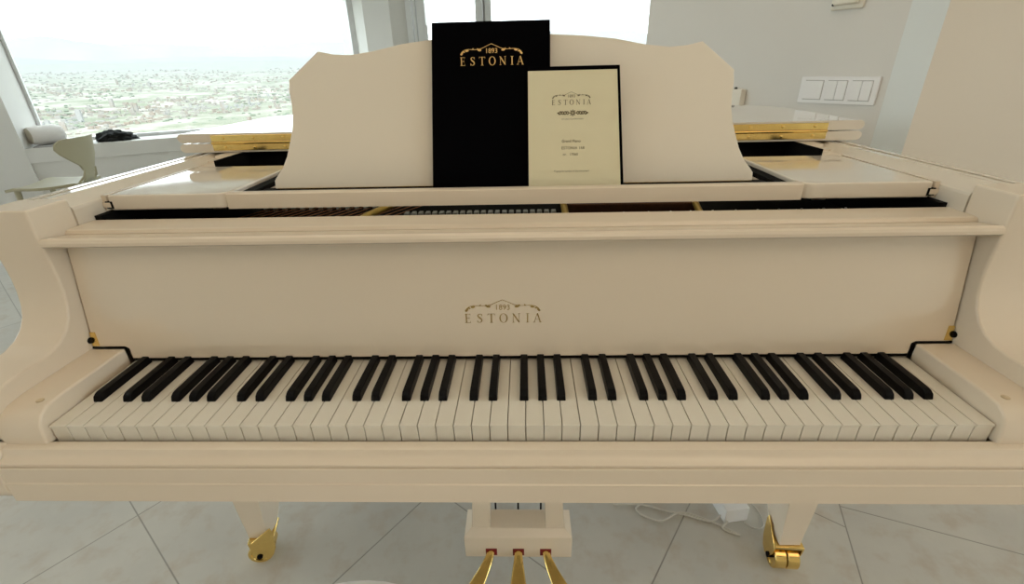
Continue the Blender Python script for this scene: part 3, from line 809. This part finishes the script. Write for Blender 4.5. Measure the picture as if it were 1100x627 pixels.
def hills(name, r, base, amp, seed, colr):
    b = MB(); N = 120; rows = [[], [], []]
    for k in range(N+1):
        a = math.radians(-80 + 115*k/N)
        h = base + amp*(noise.noise(Vector((k*.06, seed, 0))) + .5*noise.noise(Vector((k*.17, seed, 3))) + .2*noise.noise(Vector((k*.5, seed, 8))))
        for i, (dr, q) in enumerate(((-.10, 0), (-.04, .62), (0, 1))):
            rr = r*(1+dr) + r*.02*noise.noise(Vector((k*.3, i, seed)))
            rows[i].append(b.bm.verts.new((rr*math.sin(a), rr*math.cos(a), GZ + max(5, (h - GZ)*q))))
    for i in range(2):
        for k in range(N): b.bm.faces.new([rows[i][k], rows[i][k+1], rows[i+1][k+1], rows[i+1][k]])
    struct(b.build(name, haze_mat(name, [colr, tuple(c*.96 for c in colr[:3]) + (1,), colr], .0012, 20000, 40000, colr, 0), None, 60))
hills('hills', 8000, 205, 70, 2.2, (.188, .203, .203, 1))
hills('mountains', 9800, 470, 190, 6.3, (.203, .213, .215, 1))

# ------------------------------------------------------------------ light
w = bpy.data.worlds.new('sky'); sc.world = w; w.use_nodes = True
nt = w.node_tree; bg = nt.nodes['Background']
tc = nt.nodes.new('ShaderNodeTexCoord'); sp = nt.nodes.new('ShaderNodeSeparateXYZ'); nt.links.new(tc.outputs['Generated'], sp.inputs[0])
cr = nt.nodes.new('ShaderNodeValToRGB'); nt.links.new(sp.outputs['Z'], cr.inputs[0])
cr.color_ramp.elements[0].position = .0; cr.color_ramp.elements[0].color = (.95, .99, 1, 1)
cr.color_ramp.elements[1].position = .35; cr.color_ramp.elements[1].color = (.90, .965, 1, 1)
nt.links.new(cr.outputs[0], bg.inputs['Color']); bg.inputs['Strength'].default_value = 4.3
sl = bpy.data.lights.new('sun', 'SUN'); sl.energy = 4.0; sl.angle = .02; sl.color = (1, .95, .86)
so = bpy.data.objects.new('sun', sl); col.objects.link(so); so.rotation_euler = Vector((.02, .85, -.62)).to_track_quat('-Z', 'Y').to_euler()
def area(name, loc, target, sx, sy, power, color):
    l = bpy.data.lights.new(name, 'AREA'); l.shape = 'RECTANGLE'; l.size = sx; l.size_y = sy; l.energy = power; l.color = color
    o = bpy.data.objects.new(name, l); col.objects.link(o); o.location = loc
    o.rotation_euler = (Vector(target) - Vector(loc)).to_track_quat('-Z', 'Y').to_euler(); return o
area('fill_light', (.8, -2.4, 3.5), (.4, -2.0, 0), 4.0, 2.4, 45, (1.0, .74, .51))  # unseen lamp, added behind the camera as warm fill
area('fill_light', (-1.2, .6, 3.5), (-1.2, .6, 0), 2.5, 2.0, 14, (1.0, .84, .64))  # unseen lamp, added as weaker warm fill

area('fill_light', (-5.4, 1.8, 3.5), (-5.2, 3.2, 0), 2.6, 2.4, 12, (.90, .96, 1.0))  # unseen cool lamp, added to brighten the window wall

# ------------------------------------------------------------------ camera
CX, CY, CZ, PT, YW, RL, F = 0.0264, -0.4746, 0.4163 + ZK, 0.4439, -0.0344, -0.0249, 506.7
cy_, sy_ = math.cos(YW), math.sin(YW); cp, sp_ = math.cos(PT), math.sin(PT); cr_, sr = math.cos(RL), math.sin(RL)
R0 = Vector((cy_, -sy_, 0)); H0 = Vector((sy_, cy_, 0)); FW = H0*cp - Vector((0, 0, sp_)); U0 = H0*sp_ + Vector((0, 0, cp))
RT = R0*cr_ + U0*sr; UPV = U0*cr_ - R0*sr
cd = bpy.data.cameras.new('camera'); cam = bpy.data.objects.new('camera', cd); col.objects.link(cam)
cd.sensor_width = 36; cd.lens = F/1100*36; cd.clip_start = .02; cd.clip_end = 40000
m3 = Matrix((RT, UPV, -FW)).transposed()
cam.matrix_world = Matrix.Translation((CX, CY, CZ)) @ m3.to_4x4()
sc.camera = cam
